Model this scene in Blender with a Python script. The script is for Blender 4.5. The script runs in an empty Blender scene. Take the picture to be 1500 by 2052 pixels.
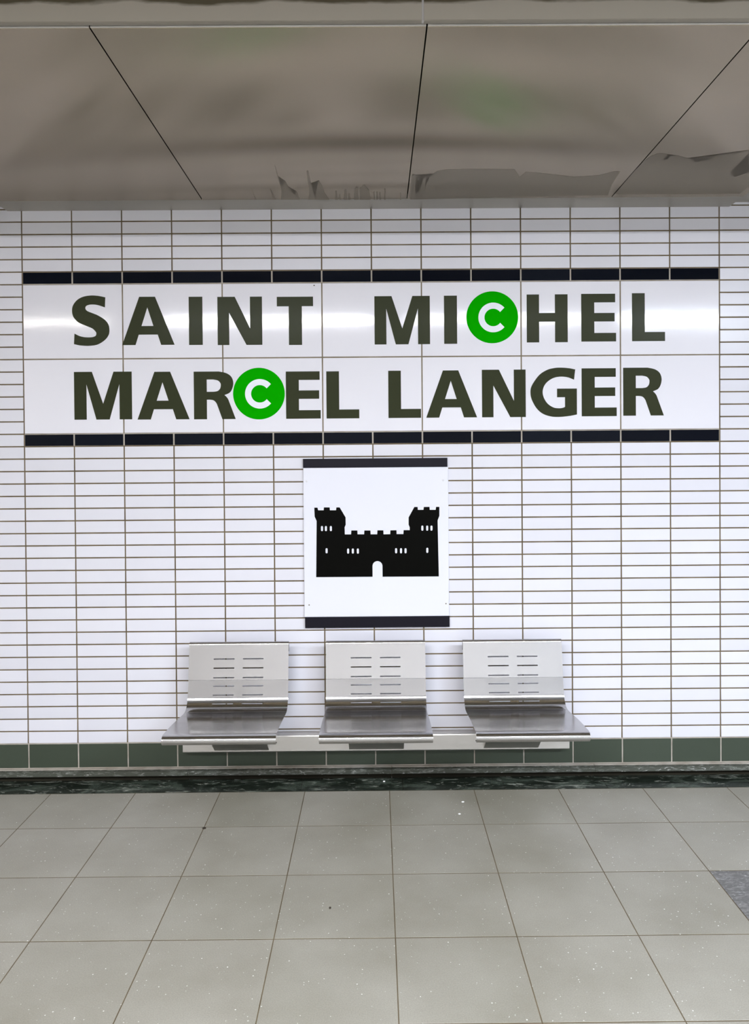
import bpy, bmesh, math, random
from mathutils import Matrix, Vector
random.seed(7)
scene = bpy.context.scene
COL = scene.collection

# ------------------------------------------------------------------ camera
cam_data = bpy.data.cameras.new('camera')
cam = bpy.data.objects.new('camera', cam_data)
COL.objects.link(cam)
R = [[0.999958, 0.0047856, 0.0078171], [-0.0048782, 0.9999177, 0.0118692], [-0.0077596, -0.0119068, 0.999899]]
right = Vector([r[0] for r in R]); fwd = Vector([r[1] for r in R]); up = Vector([r[2] for r in R])
CAM = Vector((1.6947906, -3.8540691, 1.5610789))
m = Matrix((
    (right.x, up.x, -fwd.x, CAM.x), (right.y, up.y, -fwd.y, CAM.y), (right.z, up.z, -fwd.z, CAM.z), (0, 0, 0, 1)))
cam.matrix_world = m
cam_data.sensor_fit = 'AUTO'; cam_data.sensor_width = 36
cam_data.lens = 1597.3707 / 2052 * 36
cam_data.shift_x = (750 - 760.741) / 2052
cam_data.shift_y = (932.793 - 1026) / 2052
cam_data.clip_start = 0.01; cam_data.clip_end = 100
scene.camera = cam

# ------------------------------------------------------------------ world and exposure
scene.view_settings.view_transform = 'Standard'
scene.view_settings.look = 'None'
scene.view_settings.exposure = 0.15
scene.view_settings.gamma = 1.0
scene.view_settings.use_curve_mapping = False
world = bpy.data.worlds.new('ambient_fill'); scene.world = world
world.use_nodes = True
world.node_tree.nodes['Background'].inputs[0].default_value = (0.80, 0.85, 1.0, 1)
world.node_tree.nodes['Background'].inputs[1].default_value = 0.85  # bluish fill, added to brighten the right through the open hall end
# luminaires over the platform: (x0, x1, y, z, colour, strength)
WARM = (1.0, 0.95, 0.88); NEUT = (0.95, 0.96, 1.0); COOL = (0.80, 0.89, 1.0)
LAMPS = []
for _y, _z, _k in ((-4.6, 2.955, 185),):
    for _x, _x1, _c, _s in ((-2.05, -1.1, WARM, 0.35), (-0.55, 1.68, NEUT, 1.0), (2.0, 4.0, NEUT, 0.75), (4.3, 5.8, COOL, 1.8)):
        LAMPS.append((_x, _x1, _y, _z, _c, _k*_s))

# ------------------------------------------------------------------ helpers
def tag(o, label=None, cat=None, group=None, kind=None):
    if label: o['label'] = label
    if cat: o['category'] = cat
    if group: o['group'] = group
    if kind: o['kind'] = kind
    return o

def link(name, me, mats, parent=None):
    o = bpy.data.objects.new(name, me)
    for mm in (mats if isinstance(mats, (list, tuple)) else [mats]):
        me.materials.append(mm)
    COL.objects.link(o)
    if parent:
        o.parent = parent
        o.matrix_parent_inverse = parent.matrix_basis.inverted()
    return o

def empty(name, loc):
    o = bpy.data.objects.new(name, None); o.location = loc; o.empty_display_size = 0.1
    COL.objects.link(o)
    return o

class MB:
    def __init__(s): s.v = []; s.f = []; s.mi = []; s.sm = []
    def face(s, idx, mi=0, sm=False): s.f.append(idx); s.mi.append(mi); s.sm.append(sm)
    def box(s, x0, x1, y0, y1, z0, z1, mi=0):
        b = len(s.v)
        s.v += [(x0,y0,z0),(x1,y0,z0),(x1,y1,z0),(x0,y1,z0),(x0,y0,z1),(x1,y0,z1),(x1,y1,z1),(x0,y1,z1)]
        for q in ((0,3,2,1),(4,5,6,7),(0,1,5,4),(1,2,6,5),(2,3,7,6),(3,0,4,7)):
            s.face([b+i for i in q], mi)
    def vtile(s, x0, x1, z0, z1, yf, yb, bev, mi=0, jit=0.0):
        """a tile standing on a wall: front at yf (towards -Y), rounded edge bev, back at yb"""
        b = len(s.v)
        j = [random.uniform(-jit, jit) for _ in range(3)]
        def yy(u, w): return yf + j[0]*u + j[1]*w
        e = bev*0.35
        s.v += [(x0,yb,z0),(x1,yb,z0),(x1,yb,z1),(x0,yb,z1),
                (x0,yf+bev,z0),(x1,yf+bev,z0),(x1,yf+bev,z1),(x0,yf+bev,z1),
                (x0+e,yf+e,z0+e),(x1-e,yf+e,z0+e),(x1-e,yf+e,z1-e),(x0+e,yf+e,z1-e),
                (x0+bev,yy(-1,-1),z0+bev),(x1-bev,yy(1,-1),z0+bev),(x1-bev,yy(1,1),z1-bev),(x0+bev,yy(-1,1),z1-bev)]
        for k in range(3):
            for i in range(4):
                n = (i+1) % 4
                s.face([b+4*k+i, b+4*k+n, b+4*k+4+n, b+4*k+4+i], mi, k > 0)
        s.face([b+12, b+13, b+14, b+15], mi)
    def htile(s, x0, x1, y0, y1, zt, zb, bev, mi=0):
        b = len(s.v)
        s.v += [(x0,y0,zb),(x1,y0,zb),(x1,y1,zb),(x0,y1,zb),(x0,y0,zt-bev),(x1,y0,zt-bev),(x1,y1,zt-bev),(x0,y1,zt-bev),
                (x0+bev,y0+bev,zt),(x1-bev,y0+bev,zt),(x1-bev,y1-bev,zt),(x0+bev,y1-bev,zt)]
        for k in range(2):
            for i in range(4):
                n = (i+1) % 4
                s.face([b+4*k+i, b+4*k+n, b+4*k+4+n, b+4*k+4+i], mi)
        s.face([b+8,b+9,b+10,b+11], mi)
    def extrude_profile(s, pts, x0, x1, mi=0, sm=False):
        """closed outline of (y, z) points pulled along X"""
        b = len(s.v); n = len(pts)
        s.v += [(x0,p[0],p[1]) for p in pts] + [(x1,p[0],p[1]) for p in pts]
        for i in range(n):
            k = (i+1) % n
            s.face([b+i, b+k, b+n+k, b+n+i], mi, sm)
        s.face([b+i for i in range(n)][::-1], mi); s.face([b+n+i for i in range(n)], mi)
    def mesh(s, name):
        me = bpy.data.meshes.new(name); me.from_pydata(s.v, [], s.f)
        for p, mi, sm in zip(me.polygons, s.mi, s.sm): p.material_index = mi; p.use_smooth = sm
        bm = bmesh.new(); bm.from_mesh(me)
        bmesh.ops.recalc_face_normals(bm, faces=bm.faces)
        bm.to_mesh(me); bm.free(); me.update()
        uv = me.uv_layers.new(name='grain')
        for lp in me.loops:
            c = me.vertices[lp.vertex_index].co; uv.data[lp.index].uv = (c.x, c.y + c.z)
        return me
    def build(s, name, mats, parent=None): return link(name, s.mesh(name), mats, parent)

def plate(name, loops, y, th, mat, parent=None):
    """flat shape drawn in X-Z (first loop outline, others holes), front at y, extruded back by th"""
    cu = bpy.data.curves.new(name, 'CURVE'); cu.dimensions = '2D'; cu.fill_mode = 'BOTH'
    for lp in loops:
        sp = cu.splines.new('POLY'); sp.points.add(len(lp)-1)
        for p, q in zip(sp.points, lp): p.co = (q[0], q[1], 0, 1)
        sp.use_cyclic_u = True
    cu.extrude = th/2
    tmp = bpy.data.objects.new(name, cu); COL.objects.link(tmp)
    dg = bpy.context.evaluated_depsgraph_get(); dg.update()
    me = bpy.data.meshes.new_from_object(tmp.evaluated_get(dg))
    bpy.data.objects.remove(tmp); bpy.data.curves.remove(cu)
    me.name = name
    me.transform(Matrix(((1,0,0,0),(0,0,-1,y+th/2),(0,1,0,0),(0,0,0,1))))
    me.materials.clear()
    return link(name, me, mat, parent)

# ------------------------------------------------------------------ materials
def new_mat(name):
    mt = bpy.data.materials.new(name); mt.use_nodes = True
    nt = mt.node_tree; b = nt.nodes['Principled BSDF']
    return mt, nt, b
def setp(b, col=None, rough=None, metal=None, spec=None, coat=None):
    if col: b.inputs['Base Color'].default_value = (*col, 1)
    if rough is not None: b.inputs['Roughness'].default_value = rough
    if metal is not None: b.inputs['Metallic'].default_value = metal
    if spec is not None: b.inputs['Specular IOR Level'].default_value = spec
def noise(nt, scale, detail=3, stretch=(1,1,1), rough=0.5):
    tc = nt.nodes.new('ShaderNodeTexCoord'); mp = nt.nodes.new('ShaderNodeMapping'); n = nt.nodes.new('ShaderNodeTexNoise')
    mp.inputs['Scale'].default_value = stretch
    nt.links.new(tc.outputs['Object'], mp.inputs[0]); nt.links.new(mp.outputs[0], n.inputs['Vector'])
    n.inputs['Scale'].default_value = scale; n.inputs['Detail'].default_value = detail; n.inputs['Roughness'].default_value = rough
    return n
def ramp(nt, src, stops):
    r = nt.nodes.new('ShaderNodeValToRGB'); nt.links.new(src, r.inputs[0])
    el = r.color_ramp.elements
    while len(el) < len(stops): el.new(0.5)
    for e, (p, c) in zip(el, stops): e.position = p; e.color = (*c, 1)
    return r
def bump(nt, b, src, strength, dist=0.001):
    bp = nt.nodes.new('ShaderNodeBump'); bp.inputs['Strength'].default_value = strength; bp.inputs['Distance'].default_value = dist
    nt.links.new(src, bp.inputs['Height']); nt.links.new(bp.outputs[0], b.inputs['Normal'])

def glazed(name, c0, c1, rough=0.13, wave=0.25, spec=0.5):
    mt, nt, b = new_mat(name); setp(b, rough=rough, spec=spec)
    g = nt.nodes.new('ShaderNodeNewGeometry')
    r = ramp(nt, g.outputs['Random Per Island'], [(0, c0), (1, c1)]); nt.links.new(r.outputs[0], b.inputs['Base Color'])
    n = noise(nt, 22, 2); bump(nt, b, n.outputs[0], wave, 0.0006)
    return mt
M_WHITE = glazed('white_glaze', (0.69,0.69,0.755), (0.73,0.73,0.795), 0.22, 0.3, 0.3)
M_PANEL = glazed('white_sign_glaze', (0.77,0.765,0.83), (0.80,0.795,0.86), 0.075, 0.22, 0.32)
M_BLACK = glazed('black_glaze', (0.003,0.004,0.008), (0.006,0.008,0.014), 0.08, 0.25, 0.07)
M_GREEN = glazed('dark_green_tile', (0.046,0.060,0.042), (0.054,0.069,0.050), 0.30, 0.25, 0.3)
def plain(name, col, rough, metal=0, spec=0.5):
    mt, nt, b = new_mat(name); setp(b, col, rough, metal, spec); return mt
def dirty(name, a, c, rough, scale=9):
    mt, nt, b = new_mat(name); setp(b, rough=rough, spec=0.2)
    n = noise(nt, scale, 5); r = ramp(nt, n.outputs[0], [(0.3, a), (0.7, c)]); nt.links.new(r.outputs[0], b.inputs['Base Color'])
    return mt
M_GROUT = dirty('brown_grout', (0.10,0.070,0.035), (0.19,0.145,0.085), 0.9)
M_GROUT_L = dirty('pale_grout', (0.34,0.30,0.25), (0.50,0.46,0.41), 0.85, 14)
M_GROUT_M = dirty('tan_grout', (0.17,0.135,0.09), (0.26,0.22,0.16), 0.9, 14)
M_GROUT_F = dirty('floor_grout', (0.075,0.055,0.030), (0.15,0.12,0.075), 0.9)
M_LETTER = plain('dark_green_letter_glaze', (0.038,0.043,0.022), 0.2, 0, 0.04)
M_STICK = plain('green_vinyl', (0.003,0.36,0.0), 0.45, 0, 0.0)
M_STICKW = plain('white_vinyl', (0.80,0.83,0.90), 0.4, 0, 0.3)
M_BOARD = plain('white_enamel', (0.74,0.75,0.83), 0.3)
M_BAND = plain('dark_violet_band', (0.007,0.006,0.012), 0.35, 0, 0.15)
M_PICTO = plain('black_print', (0.001,0.001,0.0006), 0.4, 0, 0.05)
M_SCREW = plain('dull_screw', (0.25,0.22,0.17), 0.4, 0.8)
M_SCREWD = plain('dark_brown_speck', (0.03,0.02,0.012), 0.6)
M_SCREWW = plain('painted_screw', (0.74,0.74,0.78), 0.35)
M_SCRAP = plain('white_paper', (0.9,0.9,0.9), 0.6)

def brushed(name, col, rough, streak, bumpk, var=0.10):
    mt, nt, b = new_mat(name); setp(b, col, rough, 1.0)
    n = noise(nt, 30, 4, streak, 0.6)
    r = nt.nodes.new('ShaderNodeMapRange'); nt.links.new(n.outputs[0], r.inputs[0])
    r.inputs[3].default_value = rough - var/2; r.inputs[4].default_value = rough + var/2
    n2 = noise(nt, 3.0, 5); ad = nt.nodes.new('ShaderNodeMath'); ad.operation = 'MULTIPLY_ADD'
    nt.links.new(n2.outputs[0], ad.inputs[0]); ad.inputs[1].default_value = 0.16; nt.links.new(r.outputs[0], ad.inputs[2])
    sb = nt.nodes.new('ShaderNodeMath'); sb.operation = 'SUBTRACT'; nt.links.new(ad.outputs[0], sb.inputs[0]); sb.inputs[1].default_value = 0.08
    nt.links.new(sb.outputs[0], b.inputs['Roughness'])
    bump(nt, b, n.outputs[0], bumpk, 0.0004)
    return mt
M_STEEL = brushed('brushed_steel', (0.53,0.522,0.525), 0.17, (0.3,12,12), 0.10, 0.08)
M_RAIL = brushed('satin_steel', (0.72,0.70,0.675), 0.42, (0.3,8,8), 0.08)

def soffit_mat(name, col, rough):
    mt, nt, b = new_mat(name); setp(b, rough=rough, metal=0.75, spec=0.5)
    n = noise(nt, 1.6, 4); r = ramp(nt, n.outputs[0], [(0.25, tuple(k*0.90 for k in col)), (0.75, tuple(k*1.08 for k in col))])
    nt.links.new(r.outputs[0], b.inputs['Base Color'])
    tg = nt.nodes.new('ShaderNodeTangent'); tg.direction_type = 'UV_MAP'; tg.uv_map = 'grain'
    nt.links.new(tg.outputs[0], b.inputs['Tangent']); b.inputs['Anisotropic'].default_value = 1.0
    return mt
M_SOFFIT = soffit_mat('bronze_grey_panel', (0.335,0.278,0.200), 0.245)
M_STAIN = soffit_mat('water_stain_film', (0.235,0.195,0.135), 0.33)
M_STRIP = soffit_mat('strip_metal', (0.40,0.375,0.32), 0.35)
M_LIPM = plain('bright_edge', (0.50,0.48,0.47), 0.4, 0.2)

def fascia_mat():
    mt, nt, b = new_mat('fascia_metal'); setp(b, rough=0.5, metal=0.0, spec=0.2)
    tc = nt.nodes.new('ShaderNodeTexCoord'); sx = nt.nodes.new('ShaderNodeSeparateXYZ'); nt.links.new(tc.outputs['Object'], sx.inputs[0])
    n = noise(nt, 5, 6, (1,1,3)); ad = nt.nodes.new('ShaderNodeMath'); ad.operation = 'MULTIPLY_ADD'
    nt.links.new(n.outputs[0], ad.inputs[0]); ad.inputs[1].default_value = 0.05; nt.links.new(sx.outputs[2], ad.inputs[2])
    r = nt.nodes.new('ShaderNodeMapRange'); nt.links.new(ad.outputs[0], r.inputs[0]); r.inputs[1].default_value = 2.832; r.inputs[2].default_value = 2.842
    mx = nt.nodes.new('ShaderNodeMixRGB'); nt.links.new(r.outputs[0], mx.inputs[0])
    mx.inputs[1].default_value = (0.24,0.215,0.178,1); mx.inputs[2].default_value = (0.05,0.040,0.022,1)
    nt.links.new(mx.outputs[0], b.inputs['Base Color'])
    return mt
M_FASCIA = fascia_mat()
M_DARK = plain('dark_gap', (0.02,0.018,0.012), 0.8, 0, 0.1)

def floor_mat():
    mt, nt, b = new_mat('floor_tile'); setp(b, rough=0.42, spec=0.45)
    g = nt.nodes.new('ShaderNodeNewGeometry')
    big = noise(nt, 2.2, 5, rough=0.6); c1 = ramp(nt, big.outputs[0], [(0.3,(0.245,0.231,0.188)),(0.7,(0.330,0.317,0.274))])
    tile = ramp(nt, g.outputs['Random Per Island'], [(0,(0.93,0.93,0.91)),(1,(1.03,1.03,1.03))])
    mu = nt.nodes.new('ShaderNodeMixRGB'); mu.blend_type = 'MULTIPLY'; mu.inputs[0].default_value = 1
    nt.links.new(c1.outputs[0], mu.inputs[1]); nt.links.new(tile.outputs[0], mu.inputs[2])
    fine = noise(nt, 260, 2); c2 = ramp(nt, fine.outputs[0], [(0.3,(0.90,0.90,0.90)),(0.7,(1.10,1.10,1.10))])
    mu2 = nt.nodes.new('ShaderNodeMixRGB'); mu2.blend_type = 'MULTIPLY'; mu2.inputs[0].default_value = 1
    nt.links.new(mu.outputs[0], mu2.inputs[1]); nt.links.new(c2.outputs[0], mu2.inputs[2])
    # pale mineral chips
    tc = nt.nodes.new('ShaderNodeTexCoord'); vo = nt.nodes.new('ShaderNodeTexVoronoi'); vo.inputs['Scale'].default_value = 70
    nt.links.new(tc.outputs['Object'], vo.inputs['Vector'])
    sx = nt.nodes.new('ShaderNodeSeparateColor'); nt.links.new(vo.outputs['Color'], sx.inputs[0])
    rr = nt.nodes.new('ShaderNodeMapRange'); nt.links.new(sx.outputs[0], rr.inputs[0]); rr.inputs[1].default_value = 0.25; rr.inputs[2].default_value = 1; rr.inputs[3].default_value = 0.0; rr.inputs[4].default_value = 0.16
    lt = nt.nodes.new('ShaderNodeMath'); lt.operation = 'LESS_THAN'; nt.links.new(vo.outputs['Distance'], lt.inputs[0]); nt.links.new(rr.outputs[0], lt.inputs[1])
    ml = nt.nodes.new('ShaderNodeMath'); ml.operation = 'MULTIPLY'; nt.links.new(lt.outputs[0], ml.inputs[0]); nt.links.new(sx.outputs[1], ml.inputs[1])
    mx = nt.nodes.new('ShaderNodeMixRGB'); nt.links.new(ml.outputs[0], mx.inputs[0]); nt.links.new(mu2.outputs[0], mx.inputs[1]); mx.inputs[2].default_value = (0.85,0.85,0.83,1)
    nt.links.new(mx.outputs[0], b.inputs['Base Color'])
    rn = nt.nodes.new('ShaderNodeMapRange'); nt.links.new(big.outputs[0], rn.inputs[0]); rn.inputs[3].default_value = 0.34; rn.inputs[4].default_value = 0.50
    nt.links.new(rn.outputs[0], b.inputs['Roughness'])
    return mt
M_FLOOR = floor_mat()

def marble(name, dark, mid, vein, rough=0.25, scale=1.0):
    mt, nt, b = new_mat(name); setp(b, rough=rough, spec=0.5)
    n = noise(nt, 14*scale, 8, (0.8,1.6,2.6), 0.65)
    n.inputs['Distortion'].default_value = 1.2
    r = ramp(nt, n.outputs[0], [(0.0, dark), (0.50, dark), (0.58, mid), (0.66, mid), (0.74, vein)])
    v = nt.nodes.new('ShaderNodeTexNoise'); tc = nt.nodes.new('ShaderNodeTexCoord'); mp = nt.nodes.new('ShaderNodeMapping')
    mp.inputs['Rotation'].default_value = (0, 0.5, 0.5); mp.inputs['Scale'].default_value = (0.7, 3.0, 3.0)
    nt.links.new(tc.outputs['Object'], mp.inputs[0]); nt.links.new(mp.outputs[0], v.inputs['Vector'])
    v.inputs['Scale'].default_value = 20*scale; v.inputs['Detail'].default_value = 6; v.inputs['Roughness'].default_value = 0.7; v.inputs['Distortion'].default_value = 2.0
    r2 = ramp(nt, v.outputs[0], [(0.565,(0,0,0)), (0.66,(1,1,1))])
    mx = nt.nodes.new('ShaderNodeMixRGB'); nt.links.new(r2.outputs[0], mx.inputs[0]); nt.links.new(r.outputs[0], mx.inputs[1]); mx.inputs[2].default_value = (*vein, 1)
    nt.links.new(mx.outputs[0], b.inputs['Base Color'])
    return mt
M_MARBLE = marble('dark_green_marble', (0.014,0.019,0.014), (0.055,0.070,0.055), (0.34,0.36,0.31), 0.25, 0.42)
M_MARBLE2 = marble('grey_green_marble', (0.07,0.075,0.06), (0.13,0.14,0.12), (0.42,0.43,0.40))
M_MARBLE_T = marble('grey_marble_tile', (0.095,0.093,0.088), (0.17,0.168,0.16), (0.46,0.46,0.45), 0.4, 2.2)
M_WALLP = plain('white_paint', (0.66,0.65,0.64), 0.6)
M_WALLG = plain('beige_grey_paint', (0.42,0.40,0.37), 0.6)
M_CEILP = plain('dark_ceiling_paint', (0.22,0.21,0.20), 0.7)

# ------------------------------------------------------------------ the setting
P, Q = 0.24, 0.06              # tile pitch
ZT = 2.45924                   # top of the upper black row
NC = 14
# back wall: grout bed and individually rounded glazed tiles (one mesh)
wb = MB()
I0, I1 = -9, 25
XL, XR = I0*P, I1*P
wb.box(XL, XR, 0.0035, 0.10, 0.0, 3.4, 1)
wb.box(XL, XR, 0.0022, 0.0036, 0.056, 0.1815, 3)
g = 0.0030
def add_rect(x0, x1, z0, z1, mi): wb.vtile(x0+g, x1-g, z0+g, z1-g, 0.0, 0.004, 0.0016, mi, 0.00022)
for i in range(I0, I1):
    for j in range(-6, 38):
        if 0 <= i < NC and 0 <= j < 14: continue
        z1 = ZT - j*Q; add_rect(i*P, (i+1)*P, z1-Q, z1, 0)
    add_rect(i*P + 0.002, (i+1)*P + 0.002, ZT-40*Q, ZT-38*Q, 2)
wall = wb.build('wall_back', [M_WHITE, M_GROUT, M_GREEN, M_GROUT_L]); tag(wall, kind='structure')

# marble lip over a recess face with its shade painted near-black, and the marble floor border in front of it
lip = MB(); x = XL
random.seed(3)
while x < XR:
    w = 0.98; x1 = min(x + w, XR)
    lip.box(x, x1-0.0015, -0.040, 0.0, 0.0330, 0.0545, 0)
    lip.box(x, x1-0.0015, -0.012, 0.0, 0.0545, 0.0585, 1)
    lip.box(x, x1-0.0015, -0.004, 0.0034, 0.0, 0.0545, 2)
    x += w
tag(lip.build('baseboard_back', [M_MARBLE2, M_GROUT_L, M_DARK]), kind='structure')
bd = MB(); x = XL + 0.13
while x < XR:
    bd.htile(x, x+0.4785, -0.1535, 0.0, 0.0, -0.02, 0.0008, 0); x += 0.48
bd.box(XL, XR, -0.153, 0.0, -0.08, -0.0014, 1)
tag(bd.build('trim_1', [M_MARBLE, M_DARK]), kind='structure')

# floor
T = 0.394; FX, FY = 1.74556, -0.108355
fl = MB()
YF = FY - 19*T
fl.box(XL, XR, YF, -0.153, -0.08, -0.0005, 1)
for k in range(-10, 11):
    for r in range(0, 19):
        y1 = FY - r*T; y0 = y1 - T
        if r == 0: y1 = -0.1545
        mi = 2 if (k == 3 and r == 2) else 0
        x0 = FX + k*T; x1 = x0 + T
        if x0 < XL or x1 > XR: continue
        fl.htile(x0+0.0017, x1-0.0017, y0+0.0022, y1-0.0022, 0.0, -0.003, 0.0005, mi)
tag(fl.build('floor', [M_FLOOR, M_GROUT_F, M_MARBLE_T]), kind='structure')

# soffit panels over the bench side, with the water marks along their wall edge
def zs(y): return 2.7510 + (-y - 0.15) * 0.01172
PW = 0.9455; PX = [-0.066, 0.902, 0.902+PW, 0.902+2*PW, 3.408]
cl = MB()
def panel(x0, x1, dz=0.0):
    ya, yb = -0.151, -1.600
    pts = [(ya, zs(ya)+dz), (yb+0.004, zs(yb)+dz), (yb, zs(yb)+0.004+dz), (yb, zs(yb)+0.012+dz), (yb+0.02, zs(yb)+0.012+dz), (ya, zs(ya)+0.012+dz)]
    cl.extrude_profile(pts, x0+0.0022, x1-0.0022, 0)
for a, b_ in zip(PX[:-1], PX[1:]): panel(a, b_)
for k in range(2): panel(PX[-1]+0.016+k*PW, PX[-1]+0.016+(k+1)*PW, 0.022); panel(PX[0]-0.016-(k+1)*PW, PX[0]-0.016-k*PW, 0.022)
cl.box(XL, XR, -1.600, 0.0, 2.815, 2.86, 1)
# stains: thin film shapes just under the panel skin
STAINS = [[(1.152, -0.306), (1.152, -0.15), (1.145, -0.15)], [(1.234, -0.304), (1.238, -0.242), (1.24, -0.148), (1.228, -0.149), (1.231, -0.224)], [(1.29, -0.579), (1.289, -0.447), (1.287, -0.347), (1.29, -0.312), (1.304, -0.364), (1.312, -0.389), (1.317, -0.32), (1.327, -0.24), (1.338, -0.203), (1.343, -0.258), (1.348, -0.258), (1.352, -0.146), (1.265, -0.148), (1.282, -0.277), (1.283, -0.414)], [(1.415, -0.508), (1.421, -0.511), (1.421, -0.362), (1.426, -0.201), (1.458, -0.395), (1.467, -0.326), (1.471, -0.237), (1.489, -0.144), (1.391, -0.146), (1.406, -0.257), (1.41, -0.445)], [(1.514, -0.143), (1.523, -0.264), (1.529, -0.263), (1.529, -0.143)], [(1.533, -0.143), (1.538, -0.218), (1.543, -0.218), (1.543, -0.143)], [(1.556, -0.142), (1.564, -0.275), (1.571, -0.286), (1.572, -0.142)], [(1.575, -0.142), (1.58, -0.226), (1.586, -0.226), (1.586, -0.142)], [(1.602, -0.141), (1.608, -0.285), (1.616, -0.306), (1.623, -0.303), (1.625, -0.141)], [(1.627, -0.141), (1.632, -0.302), (1.639, -0.297), (1.646, -0.332), (1.657, -0.34), (1.664, -0.305), (1.666, -0.261), (1.674, -0.27), (1.679, -0.14)], [(1.693, -0.14), (1.694, -0.251), (1.7, -0.251), (1.702, -0.14)], [(1.705, -0.139), (1.706, -0.251), (1.711, -0.251), (1.713, -0.139)], [(1.72, -0.139), (1.721, -0.242), (1.724, -0.242), (1.727, -0.139)], [(1.742, -0.139), (1.742, -0.286), (1.746, -0.295), (1.749, -0.139)], [(1.815, -0.137), (1.814, -0.231), (1.818, -0.231), (1.822, -0.137)], [(1.863, -0.14), (1.859, -0.23), (1.855, -0.437), (1.859, -0.461), (1.868, -0.257), (1.867, -0.461), (1.872, -0.453), (1.881, -0.23), (1.903, -0.238), (1.906, -0.403), (1.919, -0.419), (1.921, -0.301), (1.932, -0.403), (1.947, -0.467), (1.962, -0.496), (2.0, -0.513), (2.114, -0.517), (2.282, -0.511), (2.321, -0.421), (2.336, -0.481), (2.44, -0.455), (2.556, -0.417), (2.658, -0.436), (2.709, -0.48), (2.735, -0.48), (2.746, -0.325), (2.77, -0.18), (2.387, -0.169)], [(2.796, -0.194), (2.794, -0.337), (2.793, -0.485), (2.796, -0.576), (2.806, -0.642), (2.827, -0.674), (2.865, -0.665), (2.876, -0.575), (2.886, -0.631), (2.91, -0.65), (2.965, -0.621), (3.002, -0.595), (3.008, -0.573), (3.046, -0.595), (3.082, -0.637), (3.133, -0.593), (3.142, -0.658), (3.175, -0.702), (3.189, -0.671), (3.209, -0.454), (3.252, -0.408), (3.288, -0.46), (3.371, -0.283), (3.371, -0.193), (3.171, -0.187)]]
def film(poly):
    bm = bmesh.new()
    vs = [bm.verts.new((x, y, zs(y)-0.0004)) for x, y in poly]
    f = bm.faces.new(vs); bmesh.ops.triangulate(bm, faces=[f])
    base = len(cl.v)
    for i, v in enumerate(bm.verts): v.index = i
    for v in bm.verts: cl.v.append(tuple(v.co))
    for ff in bm.faces:
        idx = [base + v.index for v in ff.verts]
        cl.face(idx, 2)
    bm.free()
for s_ in STAINS: film(s_)
tag(cl.build('ceiling', [M_SOFFIT, M_DARK, M_STAIN]), kind='structure')

# folded strip closing the soffit against the wall
st = MB()
def strip(x0, x1, dz):
    pts = [(-0.001, 2.7512+dz), (-0.1465, 2.7512+dz), (-0.1505, 2.7530+dz), (-0.1505, 2.775+dz), (-0.001, 2.775+dz)]
    st.extrude_profile(pts, x0, x1, 0)
strip(-0.066, 3.408, 0.0); strip(3.424, XR, 0.021); strip(XL, -0.082, 0.021)
tag(st.build('trim_2', [M_STRIP]), kind='structure')
# bright edge bead along the outer end of the panels and the fascia beyond it
bdg = MB()
for a, b_ in zip([XL]+PX, PX+[XR]):
    bdg.extrude_profile([(-1.6005, 2.7672), (-1.6035, 2.7665), (-1.6060, 2.7690), (-1.6060, 2.7760), (-1.6005, 2.7760)], a+0.0025, b_-0.0025, 0)
tag(bdg.build('trim_3', [M_LIPM]), kind='structure')
fa = MB()
xs = [XL, 1.8337, XR]
for a, b_ in zip(xs[:-1], xs[1:]):
    fa.extrude_profile([(-1.640, 2.7612), (-1.6435, 2.7625), (-1.6435, 2.8330), (-1.638, 2.8460), (-1.625, 2.8460), (-1.625, 2.7612)], a+0.003, b_-0.003, 0)
fa.box(1.8297, 1.8377, -1.6375, -1.625, 2.7625, 2.845, 1)
fa.box(XL, XR, -1.640, -1.600, 2.846, 3.40, 2)
tag(fa.build('trim_4', [M_FASCIA, M_LIPM, M_CEILP]), kind='structure')

# the rest of the platform hall, behind the camera
hc = MB(); hc.box(XL, XR, YF, -1.64, 3.32, 3.42, 0)
tag(hc.build('ceiling', [M_CEILP]), kind='structure')
hw = MB(); hw.box(XL, XR, YF-0.1, YF, 0, 3.42, 0)
tag(hw.build('wall_front', [M_WALLP]), kind='structure')
hl = MB(); hl.box(XL-0.1, XL, YF-0.1, 0.1, 0, 3.42, 0)  # unseen end wall, added so the left side gets less light
tag(hl.build('light_block_left', [M_WALLG]), kind='structure')

# ------------------------------------------------------------------ luminaires over the platform (out of frame, the room's own light)
def emit(col, s):
    mt, nt, b = new_mat('lamp_diffuser'); setp(b, (0.8,0.8,0.8), 0.5)
    b.inputs['Emission Color'].default_value = (*col, 1); b.inputs['Emission Strength'].default_value = s
    return mt
M_HOUSE = plain('lamp_housing', (0.7,0.7,0.7), 0.5)
ROWN = {-4.6: 'of the row behind the camera'}
COLN = {-2.05: 'leftmost', -0.55: 'second from the left', 2.0: 'third from the left', 4.3: 'rightmost'}
for x0, x1, y, z, col, s in LAMPS:
    r_ = empty('ceiling_lamp', ((x0+x1)/2, y, z+0.06))
    tag(r_, 'long fluorescent ceiling lamp, ' + COLN[x0] + ' ' + ROWN[y], 'lamp', 'fluorescent lamps over the platform')
    h = MB(); h.box(x0, x1, y-0.09, y+0.09, z+0.05, z+0.075)
    for xx in (x0+0.2, x1-0.2): h.box(xx-0.01, xx+0.01, y-0.01, y+0.01, z+0.075, 3.32)
    h.build('housing', M_HOUSE, r_)
    d = MB()
    d.box(x0+0.01, x1-0.01, y-0.085, y+0.085, z+0.046, z+0.0495)
    d.build('diffuser', emit(col, s), r_)

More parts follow.
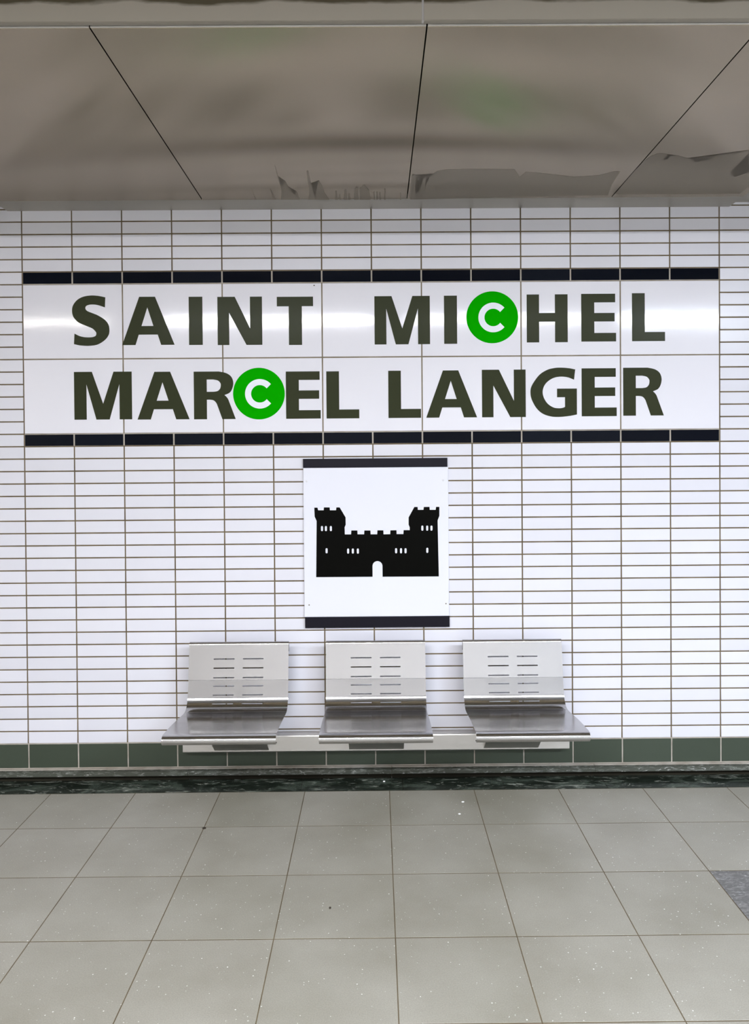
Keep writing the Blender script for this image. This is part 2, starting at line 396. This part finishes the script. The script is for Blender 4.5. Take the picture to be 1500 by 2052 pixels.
# ------------------------------------------------------------------ station name sign
sign = empty('station_name_sign', (NC*P/2, 0.0, ZT-14*Q))
tag(sign, 'wide white tiled station name sign with dark green letters between two black tile bands', 'sign')
sp = MB()
zt, zb = ZT - Q, ZT - 13*Q
sp.box(0.0022, NC*P-0.0022, 0.0016, 0.0033, zb-Q+0.0022, ZT-0.0022, 1)
random.seed(11)
for i in range(7):
    for j in range(2):
        z1 = zt - j*6*Q
        sp.vtile(i*2*P+g, (i+1)*2*P-g, z1-6*Q+g, z1-g, 0.0, 0.0015, 0.0012, 0, 0.0002)
sp.box(0.0022, NC*P-0.0022, 0.0013, 0.0017, zb+0.001, zt-0.001, 2)
sp.build('name_panel', [M_PANEL, M_GROUT_L, M_GROUT_M], sign)
for z1 in (ZT, zb):
    bb = MB()
    for i in range(NC): bb.vtile(i*P+g+0.0006, (i+1)*P-g-0.0006, z1-Q+g, z1-g, -0.0002, 0.0015, 0.0012, 0, 0.0003)
    bb.build('black_tile_band', M_BLACK, sign)

def cr(pts, closed=False, n=6):
    """smooth Catmull-Rom run through open points"""
    out = []
    for i in range(len(pts)-1):
        p0 = pts[max(i-1,0)]; p1 = pts[i]; p2 = pts[i+1]; p3 = pts[min(i+2,len(pts)-1)]
        for k in range(n):
            t = k/n
            out.append(tuple(0.5*((2*p1[a]) + (-p0[a]+p2[a])*t + (2*p0[a]-5*p1[a]+4*p2[a]-p3[a])*t*t + (-p0[a]+3*p1[a]-3*p2[a]+p3[a])*t**3) for a in (0,1)))
    out.append(pts[-1])
    return out
GL = {}
GL['I'] = [[(0,0),(0,1),(1,1),(1,0)]]
GL['A'] = [[(0,0),(.333,1),(.635,1),(1,0),(.743,0),(.68,.214),(.317,.214),(.254,0)], [(.371,.393),(.486,.78),(.60,.393)]]
GL['N'] = [[(0,0),(0,1),(.39,1),(.73,.34),(.73,1),(1,1),(1,0),(.645,0),(.26,.67),(.26,0)]]
GL['T'] = [[(0,.803),(0,1),(1,1),(1,.803),(.688,.803),(.688,0),(.326,0),(.326,.803)]]
GL['M'] = [[(0,0),(0,1),(.31,1),(.50,.33),(.685,1),(1,1),(1,0),(.784,0),(.784,.74),(.61,0),(.381,0),(.213,.74),(.213,0)]]
GL['H'] = [[(0,0),(0,1),(.302,1),(.302,.612),(.69,.612),(.69,1),(1,1),(1,0),(.69,0),(.69,.43),(.302,.43),(.302,0)]]
GL['E'] = [[(0,0),(0,1),(.977,1),(.977,.82),(.374,.82),(.374,.598),(.960,.598),(.960,.42),(.374,.42),(.374,.18),(1,.18),(1,0)]]
GL['L'] = [[(0,0),(0,1),(.388,1),(.388,.19),(1,.19),(1,0)]]
GL['R'] = [[(0,0),(0,1)] + cr([(.60,1),(.78,.965),(.90,.89),(.948,.77),(.925,.645),(.86,.555),(.735,.505)]) + cr([(.775,.475),(.82,.42),(.86,.33),(1,0)]) + [(.68,0)]
           + cr([(.55,.32),(.51,.37),(.46,.40),(.39,.41),(.311,.41)]) + [(.311,0)],
           [(.311,.833)] + cr([(.47,.833),(.58,.81),(.64,.755),(.648,.70),(.63,.64),(.57,.59),(.47,.575)]) + [(.311,.575)]]
GL['G'] = [cr([(.967,.96),(.83,.987),(.64,1),(.50,.99),(.36,.955),(.207,.868),(.09,.735),(.012,.60),(.0,.47),(.033,.34),(.13,.178),(.26,.07),(.42,.015),(.56,0),(.72,.006),(.86,.022),(1,.047)])
           + [(1,.574),(.572,.574),(.572,.40),(.743,.40),(.743,.203)] + cr([(.743,.203),(.69,.183),(.60,.176),(.49,.195),(.37,.27),(.29,.385),(.262,.50),(.285,.61),(.35,.70),(.45,.77),(.56,.808),(.685,.817),(.815,.80),(.94,.753)])]
GL['S'] = [cr([(.90,.963),(.70,.993),(.50,1),(.30,.975),(.14,.91),(.035,.81),(.004,.709),(.025,.60),(.09,.525),(.1875,.46),(.388,.394),(.54,.345),(.62,.29),(.648,.25),(.63,.20),(.56,.175),(.46,.168),(.34,.172),(.20,.195),(.0625,.245)])
           + cr([(.045,.036),(.22,.008),(.46,0),(.68,.025),(.87,.11),(.975,.21),(1,.31),(.975,.42),(.88,.515),(.70,.603),(.55,.650),(.42,.69),(.365,.735),(.375,.785),(.44,.812),(.55,.822),(.70,.808),(.885,.762)])]
WORDS = [('S', 0.2372, 0.4164, 2.1027, 2.3442), ('A', 0.4771, 0.7292, 2.1048, 2.3365), ('I', 0.7989, 0.8647, 2.1032, 2.335), ('N', 0.9368, 1.1515, 2.1017, 2.3336), ('T', 1.2229, 1.3975, 2.0998, 2.3318), ('M', 1.6928, 1.9601, 2.0992, 2.3316), ('I', 2.0283, 2.091, 2.1, 2.3319), ('H', 2.4274, 2.6252, 2.1039, 2.3348), ('E', 2.6909, 2.8589, 2.106, 2.336), ('L', 2.9362, 3.0956, 2.1062, 2.3377), ('M', 0.2433, 0.521, 1.7473, 1.9774), ('A', 0.5468, 0.7975, 1.7456, 1.9753), ('R', 0.8192, 1.0198, 1.7449, 1.9747), ('E', 1.2629, 1.4298, 1.7441, 1.9721), ('L', 1.458, 1.616, 1.7439, 1.9714), ('L', 1.7568, 1.9142, 1.7441, 1.9721), ('A', 1.9391, 2.1849, 1.7443, 1.9717), ('N', 2.2091, 2.4205, 1.7441, 1.9735), ('G', 2.4437, 2.6679, 1.7432, 1.9814), ('E', 2.6911, 2.8603, 1.7454, 1.9769), ('R', 2.8922, 3.0885, 1.7467, 1.9782)]
for ch, x0, x1, z0, z1 in WORDS:
    lp = [[(x0+(x1-x0)*u, z0+(z1-z0)*w) for u, w in l] for l in GL[ch]]
    plate('letter', lp, -0.0010, 0.0010, M_LETTER, sign)

plate('chip_mark', [[(1.4031+0.0032*math.cos(a), 2.3856+0.0030*math.sin(a)) for a in [math.pi*k/6 for k in range(12)]]], -0.0005, 0.0005, M_SCREWD, sign)

def disc(cx, cz, r, n=72): return [(cx+r*math.cos(2*math.pi*k/n), cz+r*math.sin(2*math.pi*k/n)) for k in range(n)]
def c_shape(cx, cz, ro, ri):
    a0 = math.radians(41); o = [(cx+ro*math.cos(a), cz+ro*math.sin(a)) for a in [a0+(2*math.pi-2*a0)*k/48 for k in range(49)]]
    b0 = math.radians(38); i = [(cx+ri*math.cos(a), cz+ri*math.sin(a)) for a in [b0+(2*math.pi-2*b0)*k/48 for k in range(49)]]
    return o + i[::-1]
for cx, cz, r, lab in ((2.2610, 2.2263, 0.1250, 'round green sticker with white letter C in the upper name line, between I and H'),
                       (1.1328, 1.8665, 0.1245, 'round green sticker with white letter C in the lower name line, between R and E')):
    rt = empty('round_sticker', (cx, 0.0, cz)); tag(rt, lab, 'sticker', 'green stickers on the name sign')
    plate('sticker_disc', [disc(cx, cz, r)], -0.0016, 0.0016, M_STICK, rt)
    plate('white_letter', [c_shape(cx+r*0.035, cz-0.001, r*0.572, r*0.338)], -0.0021, 0.0006, M_STICKW, rt)

# ------------------------------------------------------------------ castle plaque
pq = empty('castle_plaque', (1.694, 0.0, 0.733))
tag(pq, 'white rectangular plaque with black castle silhouette and dark bars above and below', 'plaque')
b_ = MB(); b_.vtile(1.3438, 2.0425, 0.786, 1.5060, -0.0125, -0.001, 0.0015, 0); b_.build('board', M_BOARD, pq)
b_ = MB(); b_.vtile(1.3432, 2.0386, 1.5062, 1.5500, -0.014, -0.001, 0.0012, 0); b_.build('bar', M_BAND, pq)
b_ = MB(); b_.vtile(1.3464, 2.0443, 0.7330, 0.7848, -0.014, -0.001, 0.0012, 0); b_.build('bar', M_BAND, pq)
CASTLE = [(1.4018, 0.9786), (1.4063, 1.25), (1.3969, 1.2713), (1.3957, 1.3147), (1.411, 1.3146), (1.4141, 1.3018), (1.4406, 1.3016), (1.4417, 1.3154), (1.4698, 1.3152), (1.4707, 1.3014), (1.5003, 1.3011), (1.502, 1.3149), (1.5179, 1.3148), (1.5461, 1.2663), (1.5463, 1.2303), (1.5409, 1.2187), (1.5417, 1.1843), (1.5718, 1.184), (1.5731, 1.2031), (1.6022, 1.2028), (1.6031, 1.1843), (1.6348, 1.184), (1.636, 1.2026), (1.6652, 1.2023), (1.6661, 1.1838), (1.6978, 1.1835), (1.699, 1.2026), (1.7276, 1.2023), (1.7285, 1.1832), (1.7603, 1.1835), (1.7615, 1.2021), (1.7906, 1.2024), (1.7916, 1.1838), (1.8239, 1.1835), (1.8251, 1.2026), (1.8547, 1.2024), (1.8548, 1.2161), (1.8496, 1.2289), (1.8499, 1.2639), (1.8778, 1.314), (1.8937, 1.3139), (1.8946, 1.3001), (1.9216, 1.2999), (1.9233, 1.3136), (1.9509, 1.3139), (1.9518, 1.2996), (1.9804, 1.2994), (1.9826, 1.3137), (1.9985, 1.3135), (1.9982, 1.2701), (1.9896, 1.2479), (1.9936, 0.9773), (1.7222, 0.978)]
WIN = [(1.4319, 1.2132), (1.4509, 1.2131), (1.4747, 1.2129), (1.9157, 1.2114), (1.939, 1.2112), (1.9597, 1.211), (1.4532, 1.106), (1.5569, 1.1036), (1.5797, 1.1034), (1.604, 1.1032), (1.7883, 1.1032), (1.8121, 1.103), (1.8339, 1.1028), (1.9388, 1.1041)]
loops = [CASTLE]
ax0, ax1, az = 1.6739, 1.7219, 1.0300
arch = [(ax1, 0.9779)] + [((ax0+ax1)/2 + (ax1-ax0)/2*math.cos(math.pi*k/12), az + (ax1-ax0)/2*math.sin(math.pi*k/12)) for k in range(13)] + [(ax0, 0.9784)]
loops[0] = CASTLE[:-1] + arch
for wx, wz in WIN:
    hw_, hh = 0.0050, 0.0125
    lp = []
    for cxx, czz, a0 in ((wx, wz+hh-hw_, 0), (wx, wz-hh+hw_, math.pi)):
        lp += [(cxx+hw_*math.cos(a0+math.pi*k/6), czz+hw_*math.sin(a0+math.pi*k/6)) for k in range(7)]
    loops.append(lp)
plate('castle_pictogram', loops, -0.0129, 0.0005, M_PICTO, pq)
def screw(x, z, r, y, mat):
    bm = bmesh.new(); bmesh.ops.create_uvsphere(bm, u_segments=16, v_segments=8, radius=r)
    for v in bm.verts: v.co = Vector((x+v.co.x, y+v.co.y*0.45, z+v.co.z))
    me = bpy.data.meshes.new('screw'); bm.to_mesh(me); bm.free()
    for p_ in me.polygons: p_.use_smooth = True
    return link('screw', me, mat, pq)
screw(1.3604, 1.4425, 0.0055, -0.012, M_SCREWW); screw(2.0174, 1.4421, 0.0055, -0.012, M_SCREWW)
screw(1.3667, 0.8447, 0.0036, -0.012, M_SCREW); screw(2.0271, 0.8453, 0.0036, -0.012, M_SCREW)

# ------------------------------------------------------------------ bench: three folded steel seats on one wall rail
bench = empty('bench', (1.6845, 0.0, 0.149))
tag(bench, 'brushed steel wall bench with three slotted seats on one low rail under the plaque', 'bench')
rl = MB(); rl.extrude_profile([(0.0,0.1495),(-0.054,0.1495),(-0.058,0.1515),(-0.060,0.155),(-0.060,0.224),(-0.058,0.2285),(-0.054,0.231),(0.0,0.231)], 0.762, 2.6095, 0)
rl.build('mounting_rail', M_RAIL, bench)

def seat_profile():
    p = [(.088,.640),(.088,.672),(.0885,.679),(.092,.6865),(.098,.6905),(.104,.690),(.109,.686),(.112,.679)]
    a = (.1125,.672); b = (.1398,.5208)
    for i in range(29): p.append((a[0]+(b[0]-a[0])*i/28, a[1]+(b[1]-a[1])*i/28))
    p += [(.1362,.5182)]
    b = (.1362,.5182); c = (.1545,.450)
    for i in range(1,15): p.append((b[0]+(c[0]-b[0])*i/14, b[1]+(c[1]-b[1])*i/14))
    Rr = .07; t0 = math.radians(12); t1 = math.radians(93)
    for i in range(1,23):
        t = t0+(t1-t0)*i/22
        p.append((c[0]+Rr*(math.cos(t0)-math.cos(t)), c[1]-Rr*(math.sin(t)-math.sin(t0))))
    q = [p[-1],(.245,.3956),(.27,.3975),(.324,.4035),(.42,.413),(.52,.420),(.575,.4225)]
    p = p[:-1] + cr(q, n=3)
    cx, cz, r = .590, .402, .0205
    for i in range(0,14):
        t = math.radians(92-i*16); p.append((cx+r*math.cos(t)*1.25, cz+r*math.sin(t)))
    return p
SLOT_H = [.6147,.5735,.5308,.493,.454,.4178]
def refine(p):
    """cut the profile at slot edges so each slot is a clean opening"""
    cuts = []
    for h in SLOT_H: cuts += [h+0.0026, h-0.0026]
    out = [p[0]]; flag = []
    for a, b in zip(p[:-1], p[1:]):
        seg = []
        if a[0] > 0.108 and a[0] < 0.2 and b[1] < a[1]:
            for c in cuts:
                if b[1] < c < a[1]:
                    t = (a[1]-c)/(a[1]-b[1])
                    if 0.02 < t < 0.98: seg.append((a[0]+(b[0]-a[0])*t, c))
            seg.sort(key=lambda q: -q[1])
        out += seg + [b]
    return out
PR = refine(seat_profile())
XC = [-.233,-.117,-.020,.020,.116,.233]
def xgrid():
    out = []
    for a, b in zip(XC[:-1], XC[1:]):
        n = max(1, int((b-a)/0.03))
        out += [a+(b-a)*k/n for k in range(n)]
    return out + [XC[-1]]
XG = xgrid()
def seat_mesh():
    bm = bmesh.new()
    rows = [[bm.verts.new((x, -o, h)) for x in XG] for o, h in PR]
    for r in range(len(PR)-1):
        o = (PR[r][0]+PR[r+1][0])/2; h = (PR[r][1]+PR[r+1][1])/2
        for c in range(len(XG)-1):
            xm = (XG[c]+XG[c+1])/2
            inslot = (.020 < xm < .116 or -.117 < xm < -.020) and .108 < o < .2 and any(abs(h-s) < .0026 for s in SLOT_H)
            if inslot: continue
            f = bm.faces.new((rows[r][c], rows[r+1][c], rows[r+1][c+1], rows[r][c+1])); f.smooth = True
    bmesh.ops.delete(bm, geom=[v for v in bm.verts if not v.link_faces], context='VERTS')
    bmesh.ops.recalc_face_normals(bm, faces=bm.faces)
    f0 = min(bm.faces, key=lambda f: abs(f.calc_center_median().z-.60) + abs(f.calc_center_median().y+.12))
    if f0.normal.y > 0: bmesh.ops.reverse_faces(bm, faces=bm.faces)
    me = bpy.data.meshes.new('seat_shell'); bm.to_mesh(me); bm.free()
    tmp = bpy.data.objects.new('t', me); COL.objects.link(tmp)
    md = tmp.modifiers.new('s', 'SOLIDIFY'); md.thickness = 0.0028; md.offset = -1
    dg = bpy.context.evaluated_depsgraph_get(); dg.update()
    out = bpy.data.meshes.new_from_object(tmp.evaluated_get(dg))
    bpy.data.objects.remove(tmp); out.name = 'seat_shell'
    out.materials.append(M_STEEL)
    bm = bmesh.new(); bm.from_mesh(out)
    for e in bm.edges:
        if len(e.link_faces) == 2 and e.calc_face_angle() > 0.9: e.smooth = False
    bm.to_mesh(out); bm.free()
    return out
seat_me = seat_mesh()
def bracket_mesh():
    mb = MB()
    # folded trapezoid tray that carries the seat from the rail
    x0, x1 = -.130, .130
    a = [(-.0605,.160),(-.0605,.226),(-.16,.368),(-.30,.3975),(-.46,.410),(-.505,.409),(-.505,.380),(-.480,.363),(-.30,.3480)]
    mb.extrude_profile(a, x0, x1, 0)
    return mb.mesh('bracket')
br_me = bracket_mesh()
for v_ in br_me.vertices:
    if v_.co.y < -0.45 and v_.co.z < 0.37: v_.co.x *= 0.84
br_me.update(); br_me.materials.append(M_RAIL)
for k, sx in enumerate((1.0440, 1.6860, 2.3290)):
    s = bpy.data.objects.new('seat', seat_me); COL.objects.link(s); s.parent = bench; s.matrix_parent_inverse = bench.matrix_basis.inverted()
    s.location = (sx, 0, 0)
    br = bpy.data.objects.new('bracket', br_me); COL.objects.link(br); br.parent = bench; br.matrix_parent_inverse = bench.matrix_basis.inverted()
    br.location = (sx, 0, 0)

# ------------------------------------------------------------------ litter
def scrap(x, y, z, r, lab):
    bm = bmesh.new(); bmesh.ops.create_icosphere(bm, subdivisions=2, radius=r)
    for v in bm.verts: v.co = Vector((x+v.co.x*1.2*random.uniform(.8,1.1), y+v.co.y*random.uniform(.8,1.1), z+max(0.0, v.co.z*0.5+r*0.45)))
    me = bpy.data.meshes.new('paper_scrap'); bm.to_mesh(me); bm.free()
    o = link('paper_scrap', me, M_SCRAP); tag(o, lab, 'litter', 'white litter specks on the floor'); return o
scrap(2.0733, -0.2885, 0, 0.0055, 'tiny white speck of litter on floor tile, nearer the wall, right of bench middle')
scrap(2.0451, -0.4078, 0, 0.0050, 'tiny white speck of litter on floor tile, farther from the wall, below the other')
scrap(1.7213, -0.0227-0.03, 0, 0.0050, 'tiny white speck of litter on the dark marble border under the middle seat')
def crumb(x, y, rx, ry, lab):
    bm = bmesh.new(); bmesh.ops.create_icosphere(bm, subdivisions=2, radius=1)
    for v in bm.verts: v.co = Vector((x+v.co.x*rx*random.uniform(.75,1.1), y+v.co.y*ry*random.uniform(.75,1.1), max(0.0, v.co.z*0.003+0.0012)))
    me = bpy.data.meshes.new('dirt_speck'); bm.to_mesh(me); bm.free()
    o = link('dirt_speck', me, M_SCREWD); tag(o, lab, 'litter'); return o
crumb(1.5240, -1.1173, 0.0042, 0.0060, 'small black speck of dirt lying alone on a floor tile in front of the bench')
crumb(0.9603, -0.5146, 0.0085, 0.0090, 'small dark brown blot of dirt at a floor joint crossing, left of the bench middle')
